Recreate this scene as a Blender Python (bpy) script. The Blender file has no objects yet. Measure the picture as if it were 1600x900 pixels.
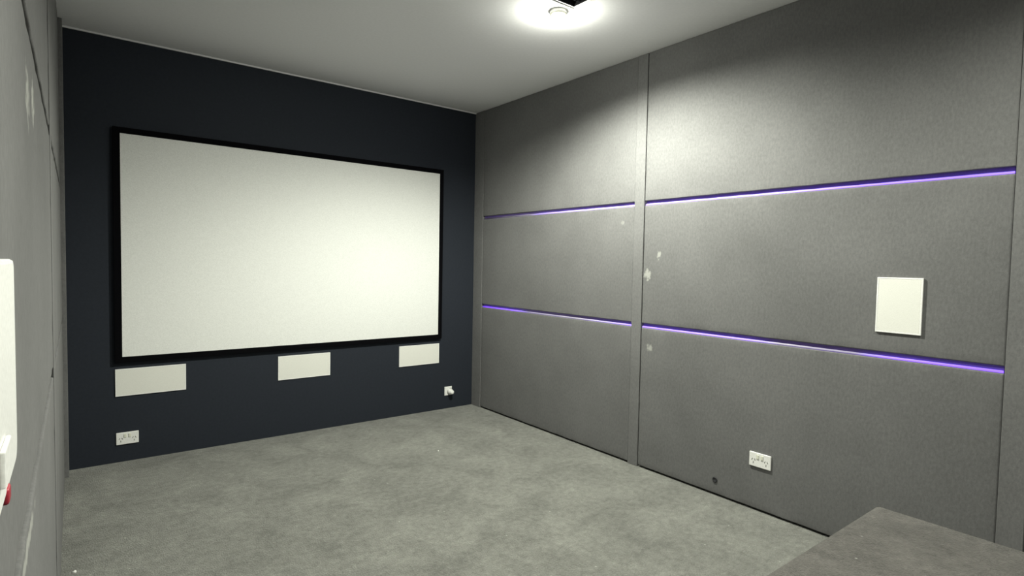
import bpy, bmesh, math, random
from mathutils import Vector, Matrix
random.seed(7)
scene = bpy.context.scene
C = scene.collection

# ------------------------------------------------------------------ camera
F_PX = 884.8752
cam_d = bpy.data.cameras.new('camera')
cam_d.sensor_width = 36.0
cam_d.lens = 36.0 * F_PX / 1600.0
cam_d.clip_start = 0.005
cam_d.clip_end = 60
cam = bpy.data.objects.new('camera', cam_d)
C.objects.link(cam)
Rt = Vector((0.79123189, -0.61123118, 0.01866919))
Up = Vector((0.01206115, 0.04612188, 0.998863))
Fw = Vector((0.61139727, 0.79010709, -0.04386525))
m = Matrix((Rt, Up, -Fw)).transposed().to_4x4()
m.translation = (-2.9412, -4.3898, 1.3318)
cam.matrix_world = m
scene.camera = cam

# ------------------------------------------------------------------ world, exposure
world = bpy.data.worlds.new('world')
scene.world = world
world.use_nodes = True
world.node_tree.nodes['Background'].inputs[0].default_value = (0.6, 0.7, 1.0, 1)
world.node_tree.nodes['Background'].inputs[1].default_value = 0.02
vs = scene.view_settings
vs.view_transform = 'Standard'
vs.look = 'None'
vs.gamma = 1.0
vs.use_curve_mapping = False
vs.exposure = 0.0

# lamps of the room: x, y, watts, beam angle, tilt to the rear
LAMP_COL = (0.985, 1.0, 0.87)
LAMPS = [(-0.848, -2.050, 300, 167, 2), (-0.85, -4.35, 72, 160, 0), (-2.20, -4.10, 84, 146, 12), (-1.65, -2.050, 26, 150, -28)]   # the last is an unseen weak lamp, added to brighten screen and ceiling

H = 2.7          # ceiling height
XL = -3.0        # face of left panels
YB = -6.3        # back wall
Z1, Z2 = 1.7365, 0.940   # the two grooves
GAP = 0.015      # half width of a groove
STEP_Y, STEP_Z = -3.38, 0.235

# ------------------------------------------------------------------ materials
def new_mat(name):
    mt = bpy.data.materials.new(name)
    mt.use_nodes = True
    nt = mt.node_tree
    return mt, nt, nt.nodes['Principled BSDF']

def N(nt, kind, **kw):
    n = nt.nodes.new(kind)
    for k, v in kw.items():
        if k in n.inputs.keys():
            n.inputs[k].default_value = v
        else:
            setattr(n, k, v)
    return n

def ramp(nt, fac, stops):
    r = nt.nodes.new('ShaderNodeValToRGB')
    el = r.color_ramp.elements
    while len(el) < len(stops):
        el.new(0.5)
    for e, (p, c) in zip(el, stops):
        e.position = p
        e.color = (*c, 1) if len(c) == 3 else c
    nt.links.new(fac, r.inputs[0])
    return r.outputs[0]

def plain(name, col, rough=0.5, spec=0.5, metal=0.0, bump=0.0, bscale=200, var=1.0):
    mt, nt, p = new_mat(name)
    p.inputs['Base Color'].default_value = (*col, 1)
    p.inputs['Roughness'].default_value = rough
    p.inputs['Specular IOR Level'].default_value = spec
    p.inputs['Metallic'].default_value = metal
    geo = N(nt, 'ShaderNodeNewGeometry')
    nz = N(nt, 'ShaderNodeTexNoise', Scale=bscale, Detail=4.0)
    nt.links.new(geo.outputs['Position'], nz.inputs['Vector'])
    lo = tuple(c * (1 - 0.07 * var) for c in col); hi = tuple(min(1, c * (1 + 0.05 * var)) for c in col)
    nt.links.new(ramp(nt, nz.outputs[0], [(0.35, lo), (0.65, hi)]), p.inputs['Base Color'])
    if bump:
        b = N(nt, 'ShaderNodeBump', Strength=bump, Distance=0.002)
        nt.links.new(nz.outputs[0], b.inputs['Height'])
        nt.links.new(b.outputs[0], p.inputs['Normal'])
    return mt

def mixcol(nt, fac, a, b, mode='MIX'):
    mx = nt.nodes.new('ShaderNodeMix')
    mx.data_type = 'RGBA'
    mx.blend_type = mode
    for sock, v in ((mx.inputs[0], fac), (mx.inputs[6], a), (mx.inputs[7], b)):
        if isinstance(v, (int, float)):
            sock.default_value = v
        elif isinstance(v, tuple):
            sock.default_value = (*v, 1)
        else:
            nt.links.new(v, sock)
    return mx.outputs[2]

def fabric(name, col, scuffs=()):
    """woven grey wall fabric: fine weave bump, faint mottling, chalky scuffs and a pale band at given world spots (x,y,z,ry,rz)"""
    mt, nt, p = new_mat(name)
    p.inputs['Roughness'].default_value = 0.95
    p.inputs['Specular IOR Level'].default_value = 0.15
    p.inputs['Sheen Weight'].default_value = 0.06
    p.inputs['Sheen Roughness'].default_value = 0.6
    geo = N(nt, 'ShaderNodeNewGeometry')
    pos = geo.outputs['Position']
    big = N(nt, 'ShaderNodeTexNoise', Scale=2.3, Detail=5.0, Roughness=0.6)
    nt.links.new(pos, big.inputs['Vector'])
    fine = N(nt, 'ShaderNodeTexNoise', Scale=90.0, Detail=6.0, Roughness=0.75)
    mp = N(nt, 'ShaderNodeMapping'); mp.inputs['Scale'].default_value = (1, 1, 0.55)
    nt.links.new(pos, mp.inputs['Vector']); nt.links.new(mp.outputs[0], fine.inputs['Vector'])
    a = ramp(nt, big.outputs[0], [(0.3, tuple(c * 0.90 for c in col)), (0.7, tuple(c * 1.10 for c in col))])
    f = ramp(nt, fine.outputs[0], [(0.25, (0.78, 0.78, 0.78)), (0.75, (1.22, 1.22, 1.22))])
    c = mixcol(nt, 1.0, a, f, 'MULTIPLY')
    for (x, y, z, ry, rz, amt) in scuffs:
        sub = N(nt, 'ShaderNodeVectorMath', operation='SUBTRACT'); sub.inputs[1].default_value = (x, y, z)
        nt.links.new(pos, sub.inputs[0])
        mul = N(nt, 'ShaderNodeVectorMath', operation='MULTIPLY'); mul.inputs[1].default_value = (1, 1 / ry, 1 / rz)
        nt.links.new(sub.outputs[0], mul.inputs[0])
        ln = N(nt, 'ShaderNodeVectorMath', operation='LENGTH'); nt.links.new(mul.outputs[0], ln.inputs[0])
        nz = N(nt, 'ShaderNodeTexNoise', Scale=35.0, Detail=3.0); nt.links.new(pos, nz.inputs['Vector'])
        ad = N(nt, 'ShaderNodeMath', operation='MULTIPLY_ADD'); ad.inputs[1].default_value = 2.4; ad.inputs[2].default_value = -1.2
        nt.links.new(nz.outputs[0], ad.inputs[0])
        s2 = N(nt, 'ShaderNodeMath', operation='ADD'); nt.links.new(ad.outputs[0], s2.inputs[0]); nt.links.new(ln.outputs['Value'], s2.inputs[1])
        k = ramp(nt, s2.outputs[0], [(0.35, (amt,) * 3), (0.85, (0, 0, 0))])
        c = mixcol(nt, k, c, (0.62, 0.63, 0.58))
    nt.links.new(c, p.inputs['Base Color'])
    b = N(nt, 'ShaderNodeBump', Strength=0.5, Distance=0.0015)
    nt.links.new(fine.outputs[0], b.inputs['Height'])
    nt.links.new(b.outputs[0], p.inputs['Normal'])
    return mt

def carpet(name, col, scale=1.0):
    mt, nt, p = new_mat(name)
    p.inputs['Roughness'].default_value = 1.0
    p.inputs['Specular IOR Level'].default_value = 0.05
    p.inputs['Sheen Weight'].default_value = 0.2
    geo = N(nt, 'ShaderNodeNewGeometry'); pos = geo.outputs['Position']
    blot = N(nt, 'ShaderNodeTexNoise', Scale=3.2, Detail=6.0, Roughness=0.65, Distortion=0.6)
    nt.links.new(pos, blot.inputs['Vector'])
    mid = N(nt, 'ShaderNodeTexNoise', Scale=28.0, Detail=5.0, Roughness=0.7)
    nt.links.new(pos, mid.inputs['Vector'])
    tuft = N(nt, 'ShaderNodeTexVoronoi', Scale=170.0); nt.links.new(pos, tuft.inputs['Vector'])
    pile = N(nt, 'ShaderNodeTexNoise', Scale=130.0, Detail=5.0, Roughness=0.8); nt.links.new(pos, pile.inputs['Vector'])
    a = ramp(nt, blot.outputs[0], [(0.3, tuple(c * 0.72 for c in col)), (0.7, tuple(c * 1.25 for c in col))])
    f = ramp(nt, mid.outputs[0], [(0.3, (0.76,) * 3), (0.7, (1.26,) * 3)])
    g = ramp(nt, pile.outputs[0], [(0.25, (0.6,) * 3), (0.75, (1.4,) * 3)])
    c = mixcol(nt, 1.0, mixcol(nt, 1.0, a, f, 'MULTIPLY'), g, 'MULTIPLY')
    # lint caught in the pile
    sp = N(nt, 'ShaderNodeTexVoronoi', Scale=9.0); nt.links.new(pos, sp.inputs['Vector'])
    k = ramp(nt, sp.outputs['Distance'], [(0.030, (0.55,) * 3), (0.055, (0, 0, 0))])
    c = mixcol(nt, k, c, (0.55, 0.56, 0.52))
    nt.links.new(c, p.inputs['Base Color'])
    b = N(nt, 'ShaderNodeBump', Strength=0.9, Distance=0.006)
    ad = N(nt, 'ShaderNodeMath', operation='ADD')
    nt.links.new(pile.outputs[0], ad.inputs[0]); nt.links.new(tuft.outputs['Distance'], ad.inputs[1])
    nt.links.new(ad.outputs[0], b.inputs['Height'])
    nt.links.new(b.outputs[0], p.inputs['Normal'])
    return mt

def emit(name, col, strength, base=(0.8, 0.8, 0.8)):
    mt, nt, p = new_mat(name)
    p.inputs['Base Color'].default_value = (*base, 1)
    p.inputs['Emission Color'].default_value = (*col, 1)
    p.inputs['Emission Strength'].default_value = strength
    return mt

def led_mat(name, y0, y1, stops, strength):
    """LED diffuser: each stretch of the tape glows as bright as its stop says (dead stretches stay pale)"""
    mt, nt, p = new_mat(name)
    geo = N(nt, 'ShaderNodeNewGeometry')
    sx = N(nt, 'ShaderNodeSeparateXYZ'); nt.links.new(geo.outputs['Position'], sx.inputs[0])
    mr = N(nt, 'ShaderNodeMapRange'); mr.inputs['From Min'].default_value = y0; mr.inputs['From Max'].default_value = y1
    nt.links.new(sx.outputs['Y'], mr.inputs['Value'])
    e = ramp(nt, mr.outputs[0], [(s, (v,) * 3) for s, v in stops])
    ml = N(nt, 'ShaderNodeMath', operation='MULTIPLY'); ml.inputs[1].default_value = strength
    nt.links.new(e, ml.inputs[0])
    nt.links.new(ml.outputs[0], p.inputs['Emission Strength'])
    p.inputs['Emission Color'].default_value = (0.20, 0.05, 1.0, 1)
    p.inputs['Base Color'].default_value = (0.35, 0.33, 0.38, 1)
    p.inputs['Roughness'].default_value = 0.5
    return mt

FAB = (0.152, 0.152, 0.153)
M_fab_r = fabric('grey_wall_fabric', FAB, [(0, -2.02, 1.27, 0.035, 0.045, 0.4), (0, -2.11, 1.40, 0.02, 0.03, 0.35), (0, -2.056, 0.80, 0.03, 0.03, 0.4), (0, -1.80, 1.62, 0.02, 0.02, 0.15)])
M_fab_l = fabric('grey_wall_fabric_scuffed', FAB, [(XL, -2.95, 1.62, 0.05, 0.05, 0.5), (XL, -3.12, 1.60, 0.06, 0.06, 0.4), (XL, -3.3, 0.90, 0.20, 0.02, 0.4)])  # last entry: long pale band just below the lower groove
M_batten = fabric('batten_fabric', tuple(c * 1.08 for c in FAB))
M_black = plain('navy_black_paint', (0.0200, 0.0245, 0.0345), 0.75, 0.25, bump=0.15, bscale=60)
M_velvet = plain('black_velvet', (0.004, 0.004, 0.005), 1.0, 0.02)
M_ceil = plain('grey_ceiling_paint', (0.86, 0.86, 0.88), 0.85, 0.2, bump=0.08, bscale=60, var=0.25)
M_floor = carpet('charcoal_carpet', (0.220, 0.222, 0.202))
M_floor_dimmed = carpet('charcoal_carpet_dimmed', (0.140, 0.132, 0.122))  # same carpet as the floor, the platform's dimmer look put into its colour
M_screen = plain('matte_white_screen', (0.83, 0.84, 0.82), 0.8, 0.2)
M_white = plain('white_plastic', (0.90, 0.90, 0.88), 0.4, 0.4)
M_grille = plain('white_grille_cloth', (0.82, 0.82, 0.77), 0.8, 0.2, bump=0.3, bscale=500)
M_slot = plain('dark_slot', (0.10, 0.10, 0.09), 0.6, 0.3)
M_rocker = plain('rocker_plastic', (0.80, 0.81, 0.70), 0.35, 0.5)
M_dark = plain('dark_plastic', (0.03, 0.03, 0.035), 0.45, 0.5)
M_red = plain('red_plastic', (0.40, 0.03, 0.05), 0.35, 0.5)
M_channel_glow = plain('led_channel_glow_tint', (0.22, 0.15, 0.50), 0.5, 0.5)  # violet glow of the tape put into the channel's own colour
M_wallback = plain('board_behind_panels', (0.03, 0.03, 0.03), 0.9, 0.1)
M_steel = plain('brushed_steel', (0.6, 0.6, 0.58), 0.35, 0.5, metal=1.0)
M_lamp = emit('frosted_lamp_glass', (1.0, 1.0, 0.60), 4.5)
M_vent = plain('dark_vent_blades', (0.035, 0.04, 0.055), 0.35, 0.6)
M_duct = plain('duct_black', (0.01, 0.01, 0.012), 0.9, 0.1)
M_rim = plain('pale_vent_rim', (0.75, 0.75, 0.72), 0.5, 0.4)

# ------------------------------------------------------------------ builders
def link(name, me, mat, parent=None, smooth=False):
    o = bpy.data.objects.new(name, me)
    C.objects.link(o)
    if mat is not None:
        me.materials.append(mat)
    if smooth:
        for f in me.polygons:
            f.use_smooth = True
    if parent is not None:
        o.parent = parent
    return o

def add_box(bm, lo, hi, bevel=0.0, seg=2):
    t = bmesh.new()
    bmesh.ops.create_cube(t, size=1)
    for v in t.verts:
        v.co = Vector([(lo[i] + hi[i]) / 2 + v.co[i] * (hi[i] - lo[i]) for i in range(3)])
    if bevel > 0:
        bmesh.ops.bevel(t, geom=t.edges[:], offset=bevel, segments=seg, profile=0.5, affect='EDGES', clamp_overlap=True)
    merge(bm, t)

def merge(bm, t):
    me = bpy.data.meshes.new('tmp')
    t.to_mesh(me); t.free()
    bm.from_mesh(me)
    bpy.data.meshes.remove(me)

def add_lathe(bm, prof, n=40, axis='Z', at=(0, 0, 0)):
    """profile of (radius, height) spun about an axis"""
    rings = []
    for r, h in prof:
        ring = []
        for i in range(n):
            a = 2 * math.pi * i / n
            if axis == 'Z': co = (r * math.cos(a), r * math.sin(a), h)
            elif axis == 'Y': co = (r * math.cos(a), h, r * math.sin(a))
            else: co = (h, r * math.cos(a), r * math.sin(a))
            ring.append(bm.verts.new([co[k] + at[k] for k in range(3)]))
        rings.append(ring)
    for a, b in zip(rings, rings[1:]):
        for i in range(n):
            bm.faces.new((a[i], a[(i + 1) % n], b[(i + 1) % n], b[i]))
    for ring in (rings[0], rings[-1]):
        bm.faces.new(ring)
    bmesh.ops.recalc_face_normals(bm, faces=bm.faces[:])

def to_mesh(name, bm):
    me = bpy.data.meshes.new(name)
    bm.to_mesh(me); bm.free()
    return me

def box(name, lo, hi, mat, parent=None, bevel=0.0, seg=2, smooth=False):
    bm = bmesh.new()
    add_box(bm, lo, hi, bevel, seg)
    return link(name, to_mesh(name, bm), mat, parent, smooth)

def boxes(name, items, mat, parent=None, bevel=0.0):
    bm = bmesh.new()
    for lo, hi in items:
        add_box(bm, lo, hi, bevel)
    return link(name, to_mesh(name, bm), mat, parent)

def lathe(name, prof, mat, parent=None, axis='Z', at=(0, 0, 0), n=40, smooth=True):
    bm = bmesh.new()
    add_lathe(bm, prof, n, axis, at)
    return link(name, to_mesh(name, bm), mat, parent, smooth)

def struct(o):
    o['kind'] = 'structure'
    return o

def tag(o, label, cat, group=None):
    o['label'] = label; o['category'] = cat
    if group: o['group'] = group
    return o

def thing(name, loc, label, cat, group=None, rot=(0, 0, 0)):
    o = bpy.data.objects.new(name, None)
    o.empty_display_size = 0.05
    C.objects.link(o)
    o.location = loc; o.rotation_euler = rot
    return tag(o, label, cat, group)

# ------------------------------------------------------------------ room shell
struct(box('floor', (-3.1, YB, -0.12), (0.1, 0.06, 0), M_floor))
# raised platform whose nosing is a rounded carpeted edge
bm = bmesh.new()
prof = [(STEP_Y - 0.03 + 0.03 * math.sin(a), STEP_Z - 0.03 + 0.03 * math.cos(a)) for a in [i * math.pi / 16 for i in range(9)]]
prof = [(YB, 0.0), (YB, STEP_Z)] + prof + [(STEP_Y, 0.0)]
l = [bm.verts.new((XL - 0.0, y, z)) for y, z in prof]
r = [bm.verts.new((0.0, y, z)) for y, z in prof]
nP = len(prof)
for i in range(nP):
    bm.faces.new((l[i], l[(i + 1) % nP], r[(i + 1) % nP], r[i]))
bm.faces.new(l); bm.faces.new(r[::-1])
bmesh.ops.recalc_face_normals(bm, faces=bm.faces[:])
struct(link('floor_platform', to_mesh('floor_platform', bm), M_floor_dimmed))

struct(box('wall_front', (-3.1, 0.0, 0), (0.1, 0.1, H), M_black))
struct(box('wall_back', (-3.1, YB - 0.1, 0), (0.1, YB, H), M_fab_r))
WR = 0.036
# right wall: board behind the panels, then the fabric-clad rear stretch flush with the panels
struct(box('wall_right', (WR + 0.002, YB, 0), (WR + 0.07, 0, H), M_wallback))
struct(box('wall_right_rear', (0.0, YB, 0), (WR, -3.915, H), M_fab_r, bevel=0.004))
struct(box('wall_left', (XL - WR - 0.07, YB, 0), (XL - WR - 0.002, 0, H), M_wallback))
struct(box('wall_left_rear', (XL - WR, YB, 0), (XL, -4.02, H), M_fab_l, bevel=0.004))
# ceiling, with the opening of the vent left out of it
VX0, VX1, VY0, VY1 = -1.257, -0.797, -2.578, -2.118
e = 0.022
boxes('ceiling', [((-3.1, YB - 0.1, H), (VX0 + e, 0.1, H + 0.05)), ((VX1 - e, YB - 0.1, H), (0.1, 0.1, H + 0.05)),
                  ((VX0 + e, YB - 0.1, H), (VX1 - e, VY0 + e, H + 0.05)), ((VX0 + e, VY1 - e, H), (VX1 - e, 0.1, H + 0.05))], M_ceil)
struct(bpy.data.objects['ceiling'])
# thin pale bead where the ceiling meets the black wall
struct(box('trim_1', (XL, -0.012, H - 0.010), (0, 0.0, H), M_ceil, bevel=0.003))

# ------------------------------------------------------------------ panels and battens
def cushion_mesh(name, ly, lz, th, rad=0.006, seed=0):
    """padded board: centre bulges a hair, edges roll over, fabric puckers along the edges. Local: face at x=0 looking to -x, body to +x"""
    rnd = random.Random(seed)
    ny, nz = max(6, int(ly / 0.03)), max(6, int(lz / 0.03))
    def knots(L, n):
        base = [0, rad * 0.08, rad * 0.3, rad * 0.62, rad]
        mid = [rad + (L - 2 * rad) * i / n for i in range(1, n)]
        return base + mid + [L - b for b in reversed(base)]
    ys, zs = knots(ly, ny), knots(lz, nz)
    ph = [rnd.uniform(0, 6.28) for _ in range(6)]
    def depth(d):      # rounded shoulder
        if d >= rad: return 0.0
        return rad - math.sqrt(max(0, rad * rad - (rad - d) ** 2))
    bm = bmesh.new()
    grid = []
    for y in ys:
        row = []
        for z in zs:
            dy, dz = min(y, ly - y), min(z, lz - z)
            x = max(depth(dy), depth(dz))
            edge = math.exp(-min(dy, dz) / 0.03)
            x += edge * 0.0007 * (math.sin(y * 41 + ph[0]) + math.sin(y * 23 + z * 31 + ph[1]) + math.sin(z * 47 + ph[2]))
            x += 0.0004 * (math.sin(y * 5 + ph[3]) * math.sin(z * 7 + ph[4]))
            if min(dy, dz) <= 0: x = rad
            row.append(bm.verts.new((max(x, 0.0), y, z)))
        grid.append(row)
    for i in range(len(ys) - 1):
        for j in range(len(zs) - 1):
            bm.faces.new((grid[i][j], grid[i][j + 1], grid[i + 1][j + 1], grid[i + 1][j]))
    rim = [grid[i][0] for i in range(len(ys))] + [grid[-1][j] for j in range(1, len(zs))] + \
          [grid[i][-1] for i in range(len(ys) - 2, -1, -1)] + [grid[0][j] for j in range(len(zs) - 2, 0, -1)]
    back = [bm.verts.new((th, v.co.y, v.co.z)) for v in rim]
    n = len(rim)
    for i in range(n):
        bm.faces.new((rim[i], rim[(i + 1) % n], back[(i + 1) % n], back[i]))
    bm.faces.new(back)
    bmesh.ops.recalc_face_normals(bm, faces=bm.faces[:])
    return to_mesh(name, bm)

rows = [(0.012, Z2 - GAP), (Z2 + GAP, Z1 - GAP), (Z1 + GAP, H - 0.001)]
row_name = ['lowest', 'middle', 'uppermost']
bays = [(-1.898, -0.140), (-3.818, -1.984)]
bay_name = ['far bay beside the projection screen wall', 'wide near bay']
row_extra = [
    ['panel lowest in right wall far bay, under the lower violet strip',
     'panel in right wall far bay, between the two violet strips',
     'panel uppermost in right wall far bay, beside the dark wall'],
    ['panel lowest on the right wall, holding the double power outlet',
     'panel on the right wall holding the upright white speaker',
     'panel above the upright white speaker, uppermost in right wall near bay']]
left_extra = [
    ['panel lowest in left wall far bay, by the dark wall',
     'panel in left wall far bay, level with the screen',
     'panel uppermost in left wall far bay, by the dark wall'],
    ['panel at left edge, below the white control box',
     'panel on the left wall carrying the white control box',
     'panel at top left edge, above the slanting dark groove']]
for b, (y0, y1) in enumerate(bays):
    for k, (z0, z1) in enumerate(rows):
        me = cushion_mesh('acoustic_panel', y1 - y0, z1 - z0, WR, seed=b * 3 + k)
        zz = z0
        o = link('acoustic_panel', me, M_fab_r, smooth=True)
        o.location = (0, y0, zz)
        tag(o, 'grey fabric ' + row_extra[b][k], 'acoustic panel', 'fabric panels on the right wall')
        me2 = cushion_mesh('acoustic_panel', y1 - y0, z1 - z0, WR, seed=20 + b * 3 + k)
        for v in me2.vertices:
            v.co.x = -v.co.x
        me2.flip_normals()
        o = link('acoustic_panel', me2, M_fab_l, smooth=True)
        o.location = (XL, y0, zz)
        tag(o, 'grey fabric ' + left_extra[b][k], 'acoustic panel', 'fabric panels on the left wall')

def batten(x0, x1, y0, y1, label, grp):
    o = box('wall_batten', (x0, y0, 0.0), (x1, y1, H - 0.001), M_batten, bevel=0.002, seg=2)
    tag(o, label, 'batten', grp)
g = 'upright fabric battens on the right wall'
batten(-0.003, WR, -0.139, -0.001, 'upright grey fabric batten in the far right corner beside the dark screen wall', g)
batten(-0.001, WR, -1.979, -1.899, 'upright grey fabric batten dividing the right wall between its two bays', g)
batten(-0.001, WR, -3.905, -3.820, 'upright grey fabric batten on the right wall at the right edge of the photo', g)
g = 'upright fabric battens on the left wall'
batten(XL - WR, -2.980, -0.139, -0.001, 'upright grey fabric batten in the far left corner beside the dark screen wall', g)
batten(XL - WR, XL + 0.002, -1.979, -1.898, 'upright grey fabric batten dividing the left wall between its two bays', g)
batten(XL - WR, XL + 0.002, -4.01, -3.820, 'upright grey fabric batten behind the white control box on the left wall', g)

# ------------------------------------------------------------------ violet light strips in the grooves
def led(y0, y1, z, stops, label):
    o = thing('light_strip', (0.0, y0, z), label, 'light strip', 'violet light strips on the right wall')
    L = y1 - y0
    # L-shaped channel: back leaf and bottom shelf
    boxes('channel', [((0.019, 0, -GAP + 0.0005), (0.021, L, GAP - 0.0005)), ((0.006, 0, -GAP + 0.0005), (0.019, L, -GAP + 0.0017))], M_channel_glow, o)
    bm = bmesh.new()
    # half-round diffuser bar lying on the shelf
    pr = [(0.012 - 0.0055 * math.cos(a), -GAP + 0.0017 + 0.010 * math.sin(a)) for a in [math.pi * i / 10 for i in range(11)]]
    A = [bm.verts.new((x, 0.001, zz)) for x, zz in pr]
    B = [bm.verts.new((x, L - 0.001, zz)) for x, zz in pr]
    for i in range(len(pr) - 1):
        bm.faces.new((A[i], A[i + 1], B[i + 1], B[i]))
    bm.faces.new((A[0], B[0], B[-1], A[-1]))
    bm.faces.new(A); bm.faces.new(B[::-1])
    bmesh.ops.recalc_face_normals(bm, faces=bm.faces[:])
    link('diffuser', to_mesh('diffuser', bm), led_mat('violet_led_tape', y0, y1, stops, 1.5), o, True)
    return o
led(-1.895, -0.143, Z1, [(0.0, 0.9), (0.40, 0.9), (0.55, 0.5), (0.63, 0.0)], 'violet light strip in the upper groove of the far bay, fading out toward the corner')
led(-1.895, -0.143, Z2, [(0.0, 0.9), (0.12, 0.35), (0.28, 0.05), (0.62, 0.10), (0.72, 0.9), (0.97, 0.9), (1.0, 0.3)], 'violet light strip in the lower groove of the far bay, pale midway')
led(-3.815, -1.985, Z1, [(0.0, 0.9), (1.0, 1.0)], 'long violet light strip in the upper groove of the near bay, evenly lit')
led(-3.815, -1.985, Z2, [(0.0, 0.95), (0.22, 0.95), (0.30, 0.10), (0.50, 0.06), (0.60, 0.8), (1.0, 1.0)], 'long violet light strip in the lower groove of the near bay, dim past the speaker')

# ------------------------------------------------------------------ projection screen
sx0, sx1, sz0, sz1 = -2.704, -0.388, 0.686, 2.103     # white area
fw, ft = 0.038, 0.028
scr = thing('projection_screen', (0, 0, 0), 'wide white fixed projection screen in a black velvet frame on the dark wall', 'projection screen')
def mitre(name, a, b, c, d):
    """one mitred frame bar from four (x,z) corners: outer a-b, inner c-d, rounded front"""
    bm = bmesh.new()
    ring = [a, b, c, d]
    f = [bm.verts.new((x, -ft, z)) for x, z in ring]
    k = [bm.verts.new((x, -0.0005, z)) for x, z in ring]
    bm.faces.new(f); bm.faces.new(k[::-1])
    for i in range(4):
        bm.faces.new((f[i], f[(i + 1) % 4], k[(i + 1) % 4], k[i]))
    bmesh.ops.recalc_face_normals(bm, faces=bm.faces[:])
    return link(name, to_mesh(name, bm), M_velvet, scr)
ox0, ox1, oz0, oz1 = sx0 - fw, sx1 + fw, sz0 - fw, sz1 + fw
mitre('frame_bar', (ox0, oz1), (ox1, oz1), (sx1, sz1), (sx0, sz1))
mitre('frame_bar', (ox0, oz0), (ox1, oz0), (sx1, sz0), (sx0, sz0))
mitre('frame_bar', (ox0, oz0), (ox0, oz1), (sx0, sz1), (sx0, sz0))
mitre('frame_bar', (ox1, oz0), (ox1, oz1), (sx1, sz1), (sx1, sz0))
box('screen_surface', (sx0 - 0.01, -0.027, sz0 - 0.01), (sx1 + 0.01, -0.022, sz1 + 0.01), M_screen, scr)

# ------------------------------------------------------------------ in-wall speakers
def speaker(name, loc, w, h, rot, label, grp, framed=True):
    """local: x along width, z height, face toward -y"""
    o = thing(name, loc, label, 'speaker', grp, (0, 0, rot))
    f = 0.007
    boxes('speaker_frame', [((-w / 2, -0.008, h / 2 - f), (w / 2, -0.0005, h / 2)), ((-w / 2, -0.008, -h / 2), (w / 2, -0.0005, -h / 2 + f)),
                    ((-w / 2, -0.008, -h / 2 + f), (-w / 2 + f, -0.0005, h / 2 - f)), ((w / 2 - f, -0.008, -h / 2 + f), (w / 2, -0.0005, h / 2 - f))], M_white, o, bevel=0.0012)
    box('grille', (-w / 2 + f, -0.0075, -h / 2 + f), (w / 2 - f, -0.0005, h / 2 - f), M_grille, o, bevel=0.001)
    return o
g = 'white in-wall speakers under the screen'
speaker('wall_speaker', (-2.544, 0, 0.517), 0.396, 0.176, 0, 'white rectangular speaker grille under the left end of the screen', g)
speaker('wall_speaker', (-1.547, 0, 0.512), 0.394, 0.180, 0, 'white rectangular speaker grille under the middle of the screen', g)
speaker('wall_speaker', (-0.558, 0, 0.514), 0.391, 0.177, 0, 'white rectangular speaker grille under the right end of the screen', g)
speaker('wall_speaker', (0, -3.443, 1.173), 0.180, 0.252, -math.pi / 2, 'upright white speaker grille on the middle panel of the right wall', None)

# ------------------------------------------------------------------ power outlets
def outlet(loc, rot, label):
    o = thing('power_outlet', loc, label, 'power outlet', 'double power outlets', (0, 0, rot))
    box('cover_plate', (-0.061, -0.009, -0.039), (0.061, -0.0003, 0.039), M_white, o, bevel=0.003, seg=3)
    for sx in (-1, 1):
        # three angled pin slots of each socket, under/outside the switch
        so = bpy.data.objects.new('socket', None)
        C.objects.link(so); so.parent = o
        bm = bmesh.new()
        for px, pz, ang in ((-0.0075, 0.006, 0.5), (0.0075, 0.006, -0.5), (0, -0.011, 0)):
            t = bmesh.new()
            bmesh.ops.create_cube(t, size=1)
            for v in t.verts:
                v.co = Vector((v.co.x * 0.003, v.co.y * 0.001, v.co.z * 0.011))
            bmesh.ops.rotate(t, verts=t.verts[:], cent=(0, 0, 0), matrix=Matrix.Rotation(ang, 3, 'Y'))
            bmesh.ops.translate(t, verts=t.verts[:], vec=(sx * 0.036 + px, -0.0094, pz - 0.006))
            merge(bm, t)
        me = to_mesh('socket', bm)
        bpy.data.objects.remove(so)
        link('socket', me, M_slot, o)
        box('rocker_switch', (sx * 0.012 - 0.0065, -0.0125, 0.006), (sx * 0.012 + 0.0065, -0.0092, 0.029), M_rocker, o, bevel=0.001)
    return o
outlet((-2.680, 0, 0.153), 0, 'white double power outlet low on the dark wall at left')
outlet((0, -2.826, 0.285), -math.pi / 2, 'white double power outlet low on the right wall panel')

# small cable outlet near the right corner with a plug pushed into it
o = thing('cable_outlet', (-0.262, 0, 0.160), 'small white cable outlet with a protruding plug near the dark wall corner', 'cable outlet')
box('cover_plate', (-0.037, -0.008, -0.040), (0.039, -0.0003, 0.040), M_white, o, bevel=0.003, seg=3)
lathe('plug', [(0.0, -0.0605), (0.013, -0.060), (0.018, -0.055), (0.022, -0.030), (0.025, -0.028), (0.025, -0.0085), (0.0, -0.0082)], M_white, o, 'Y', (0.016, 0, -0.006), 24)
lathe('connector_ring', [(0.0, -0.0182), (0.0275, -0.018), (0.0275, -0.0132), (0.0, -0.013)], M_steel, o, 'Y', (0.016, 0, -0.006), 24)

# dark grommet low in the near-bay panel
o = thing('cable_grommet', (0, -2.556, 0.094), 'small round dark grommet low on the right wall left of the outlet', 'grommet')
lathe('grommet_ring', [(0.0085, -0.0005), (0.0145, -0.0008), (0.016, -0.003), (0.014, -0.0055), (0.010, -0.0055), (0.0085, -0.003)], M_dark, o, 'X', n=28)
lathe('plug_cap', [(0.0, -0.0006), (0.0084, -0.0006), (0.0084, -0.002), (0.0, -0.0024)], M_batten, o, 'X', n=28)

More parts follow.
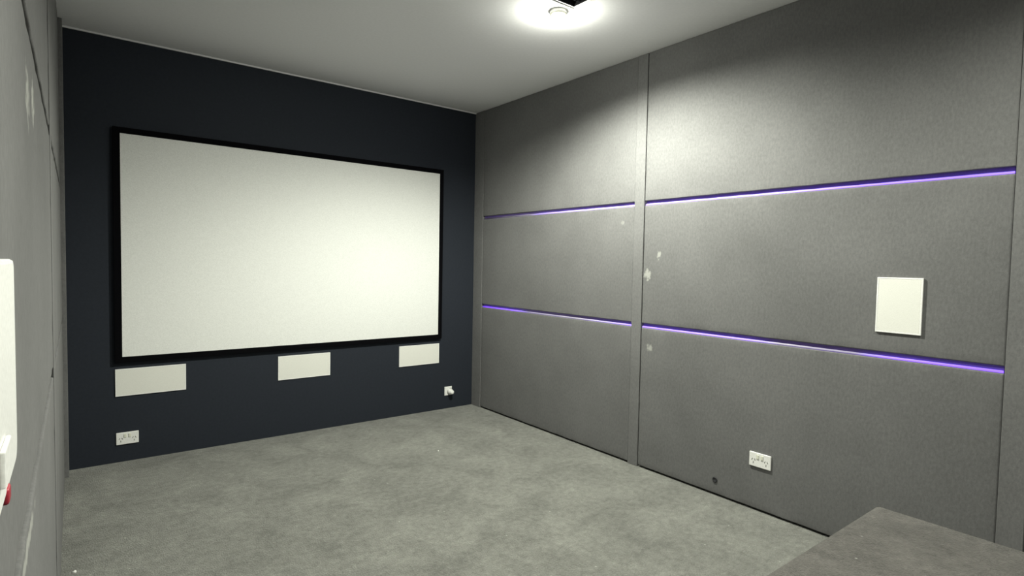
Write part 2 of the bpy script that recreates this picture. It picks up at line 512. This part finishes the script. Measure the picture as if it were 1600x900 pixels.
# ------------------------------------------------------------------ control box on the left wall
o = thing('control_box', (XL, -3.795, 1.236), 'white rounded plastic control box at the left edge, on the left wall', 'control box')
bm = bmesh.new()
# rounded-rectangle body extruded out of the wall
def rrect(y0, y1, z0, z1, rads, n=6):
    pts = []
    for (cy, cz, a0, rr) in ((y1, z1, 0, rads[0]), (y0, z1, 90, rads[1]), (y0, z0, 180, rads[2]), (y1, z0, 270, rads[3])):
        sy = -1 if cy == y1 else 1; sz = -1 if cz == z1 else 1
        for i in range(n + 1):
            a = math.radians(a0 + 90 * i / n)
            pts.append((cy + sy * rr + rr * math.cos(a), cz + sz * rr + rr * math.sin(a)))
    return pts
def loft(bm, loops):
    R = [[bm.verts.new((x, y, z)) for (y, z) in pts] for x, pts in loops]
    for a, b in zip(R, R[1:]):
        for i in range(len(a)):
            bm.faces.new((a[i], a[(i + 1) % len(a)], b[(i + 1) % len(a)], b[i]))
    bm.faces.new(R[0]); bm.faces.new(R[-1])
    bmesh.ops.recalc_face_normals(bm, faces=bm.faces[:])
r1 = [0.006, 0.006, 0.006, 0.016]
loft(bm, [(0.0003, rrect(-0.10, 0.100, -0.094, 0.091, r1)), (0.012, rrect(-0.10, 0.100, -0.094, 0.091, r1)),
          (0.0145, rrect(-0.0985, 0.0985, -0.0925, 0.0895, r1)), (0.015, rrect(-0.096, 0.096, -0.090, 0.087, r1))])
link('box_body', to_mesh('box_body', bm), M_white, o)
box('latch', (0.0152, -0.062, -0.072), (0.0185, -0.012, -0.045), M_white, o, bevel=0.0012)
b_ = box('indicator', (0.010, -0.012, -0.101), (0.0165, 0.006, -0.088), M_red, o, bevel=0.002, smooth=True)
b_['label'] = 'small red tab at the lower corner'

# ------------------------------------------------------------------ ceiling vent beside the lamp
v = thing('ceiling_vent', ((VX0 + VX1) / 2, (VY0 + VY1) / 2, H), 'square dark ceiling vent with a pale rim just behind the ceiling light', 'vent')
hw = (VX1 - VX0) / 2
rw = 0.014
boxes('vent_rim', [((-hw, hw - rw, -0.007), (hw, hw, -0.0003)), ((-hw, -hw, -0.007), (hw, -hw + rw, -0.0003)),
                   ((-hw, -hw + rw, -0.007), (-hw + rw, hw - rw, -0.0003)), ((hw - rw, -hw + rw, -0.007), (hw, hw - rw, -0.0003))], M_rim, v, bevel=0.002)
hi = hw - 0.0225
boxes('duct', [((-hi, -hi, 0.12), (hi, hi, 0.124)), ((-hi, -hi, 0.0), (-hi + 0.004, hi, 0.12)), ((hi - 0.004, -hi, 0.0), (hi, hi, 0.12)),
               ((-hi + 0.004, -hi, 0.0), (hi - 0.004, -hi + 0.004, 0.12)), ((-hi + 0.004, hi - 0.004, 0.0), (hi - 0.004, hi, 0.12))], M_duct, v)
for i in range(9):
    y = -hi + 0.035 + i * (2 * hi - 0.07) / 8
    bm = bmesh.new()
    add_box(bm, (-hi + 0.005, -0.018, -0.001), (hi - 0.005, 0.018, 0.001), 0.0005)
    bmesh.ops.rotate(bm, verts=bm.verts[:], cent=(0, 0, 0), matrix=Matrix.Rotation(math.radians(38), 3, 'X'))
    bmesh.ops.translate(bm, verts=bm.verts[:], vec=(0, y, 0.016))
    link('vent_blade', to_mesh('vent_blade', bm), M_vent, v)

# ------------------------------------------------------------------ ceiling lamps
def lamp(x, y, watts, ang, tilt, label):
    o = thing('ceiling_light', (x, y, H), label, 'ceiling light', 'round ceiling downlights')
    lathe('lamp_housing', [(0.034, -0.0003), (0.043, -0.0003), (0.046, -0.003), (0.046, -0.016), (0.043, -0.019), (0.036, -0.019), (0.034, -0.016)], M_white, o)
    lathe('frosted_lens', [(0.0335, -0.010), (0.0335, -0.040), (0.031, -0.052), (0.024, -0.061), (0.012, -0.067), (0.0005, -0.069)], M_lamp, o)
    ld = bpy.data.lights.new('downlight_beam', 'SPOT')
    ld.energy = watts; ld.color = LAMP_COL
    ld.spot_size = math.radians(ang); ld.spot_blend = 0.60
    ld.shadow_soft_size = 0.012
    lo = bpy.data.objects.new('downlight_beam', ld)
    C.objects.link(lo); lo.parent = o; lo.location = (0, 0, -0.092)
    lo.rotation_euler = (math.radians(-tilt), 0, 0)
    pd = bpy.data.lights.new('lens_glow', 'POINT')
    pd.energy = watts * 0.023; pd.color = LAMP_COL
    pd.shadow_soft_size = 0.012
    po = bpy.data.objects.new('lens_glow', pd)
    C.objects.link(po); po.parent = o; po.location = (0, 0, -0.095)
    return o
labs = ['small round glowing ceiling light above the front of the room',
        'round ceiling light over the raised platform beside the right wall',
        'round ceiling light over the raised platform beside the left wall',
        'unseen round ceiling light added to brighten the screen']
for (x, y, w, a, tl), lb in zip(LAMPS, labs):
    lamp(x, y, w, a, tl, lb)

# ------------------------------------------------------------------ litter on the carpet
def scrap(x, y, s, label):
    rnd = random.Random(int(abs(x) * 1000))
    bm = bmesh.new()
    n = 7
    top, bot = [], []
    for i in range(n):
        a = 2 * math.pi * i / n
        r = s * rnd.uniform(0.65, 1.1)
        top.append(bm.verts.new((r * math.cos(a), r * math.sin(a), 0.004 + rnd.uniform(0, 0.003))))
        bot.append(bm.verts.new((r * math.cos(a), r * math.sin(a), 0.0)))
    c = bm.verts.new((0, 0, 0.009))
    for i in range(n):
        bm.faces.new((top[i], top[(i + 1) % n], c))
        bm.faces.new((bot[i], bot[(i + 1) % n], top[(i + 1) % n], top[i]))
    bm.faces.new(bot)
    bmesh.ops.recalc_face_normals(bm, faces=bm.faces[:])
    o = link('paper_scrap', to_mesh('paper_scrap', bm), M_white)
    o.location = (x, y, 0.0)
    tag(o, label, 'paper scrap', 'scraps on the carpet')
scrap(-2.955, -1.445, 0.007, 'tiny white scrap on the carpet at the foot of the left wall')
scrap(-0.928, -0.977, 0.006, 'tiny white scrap on the carpet out in front of the right speaker')
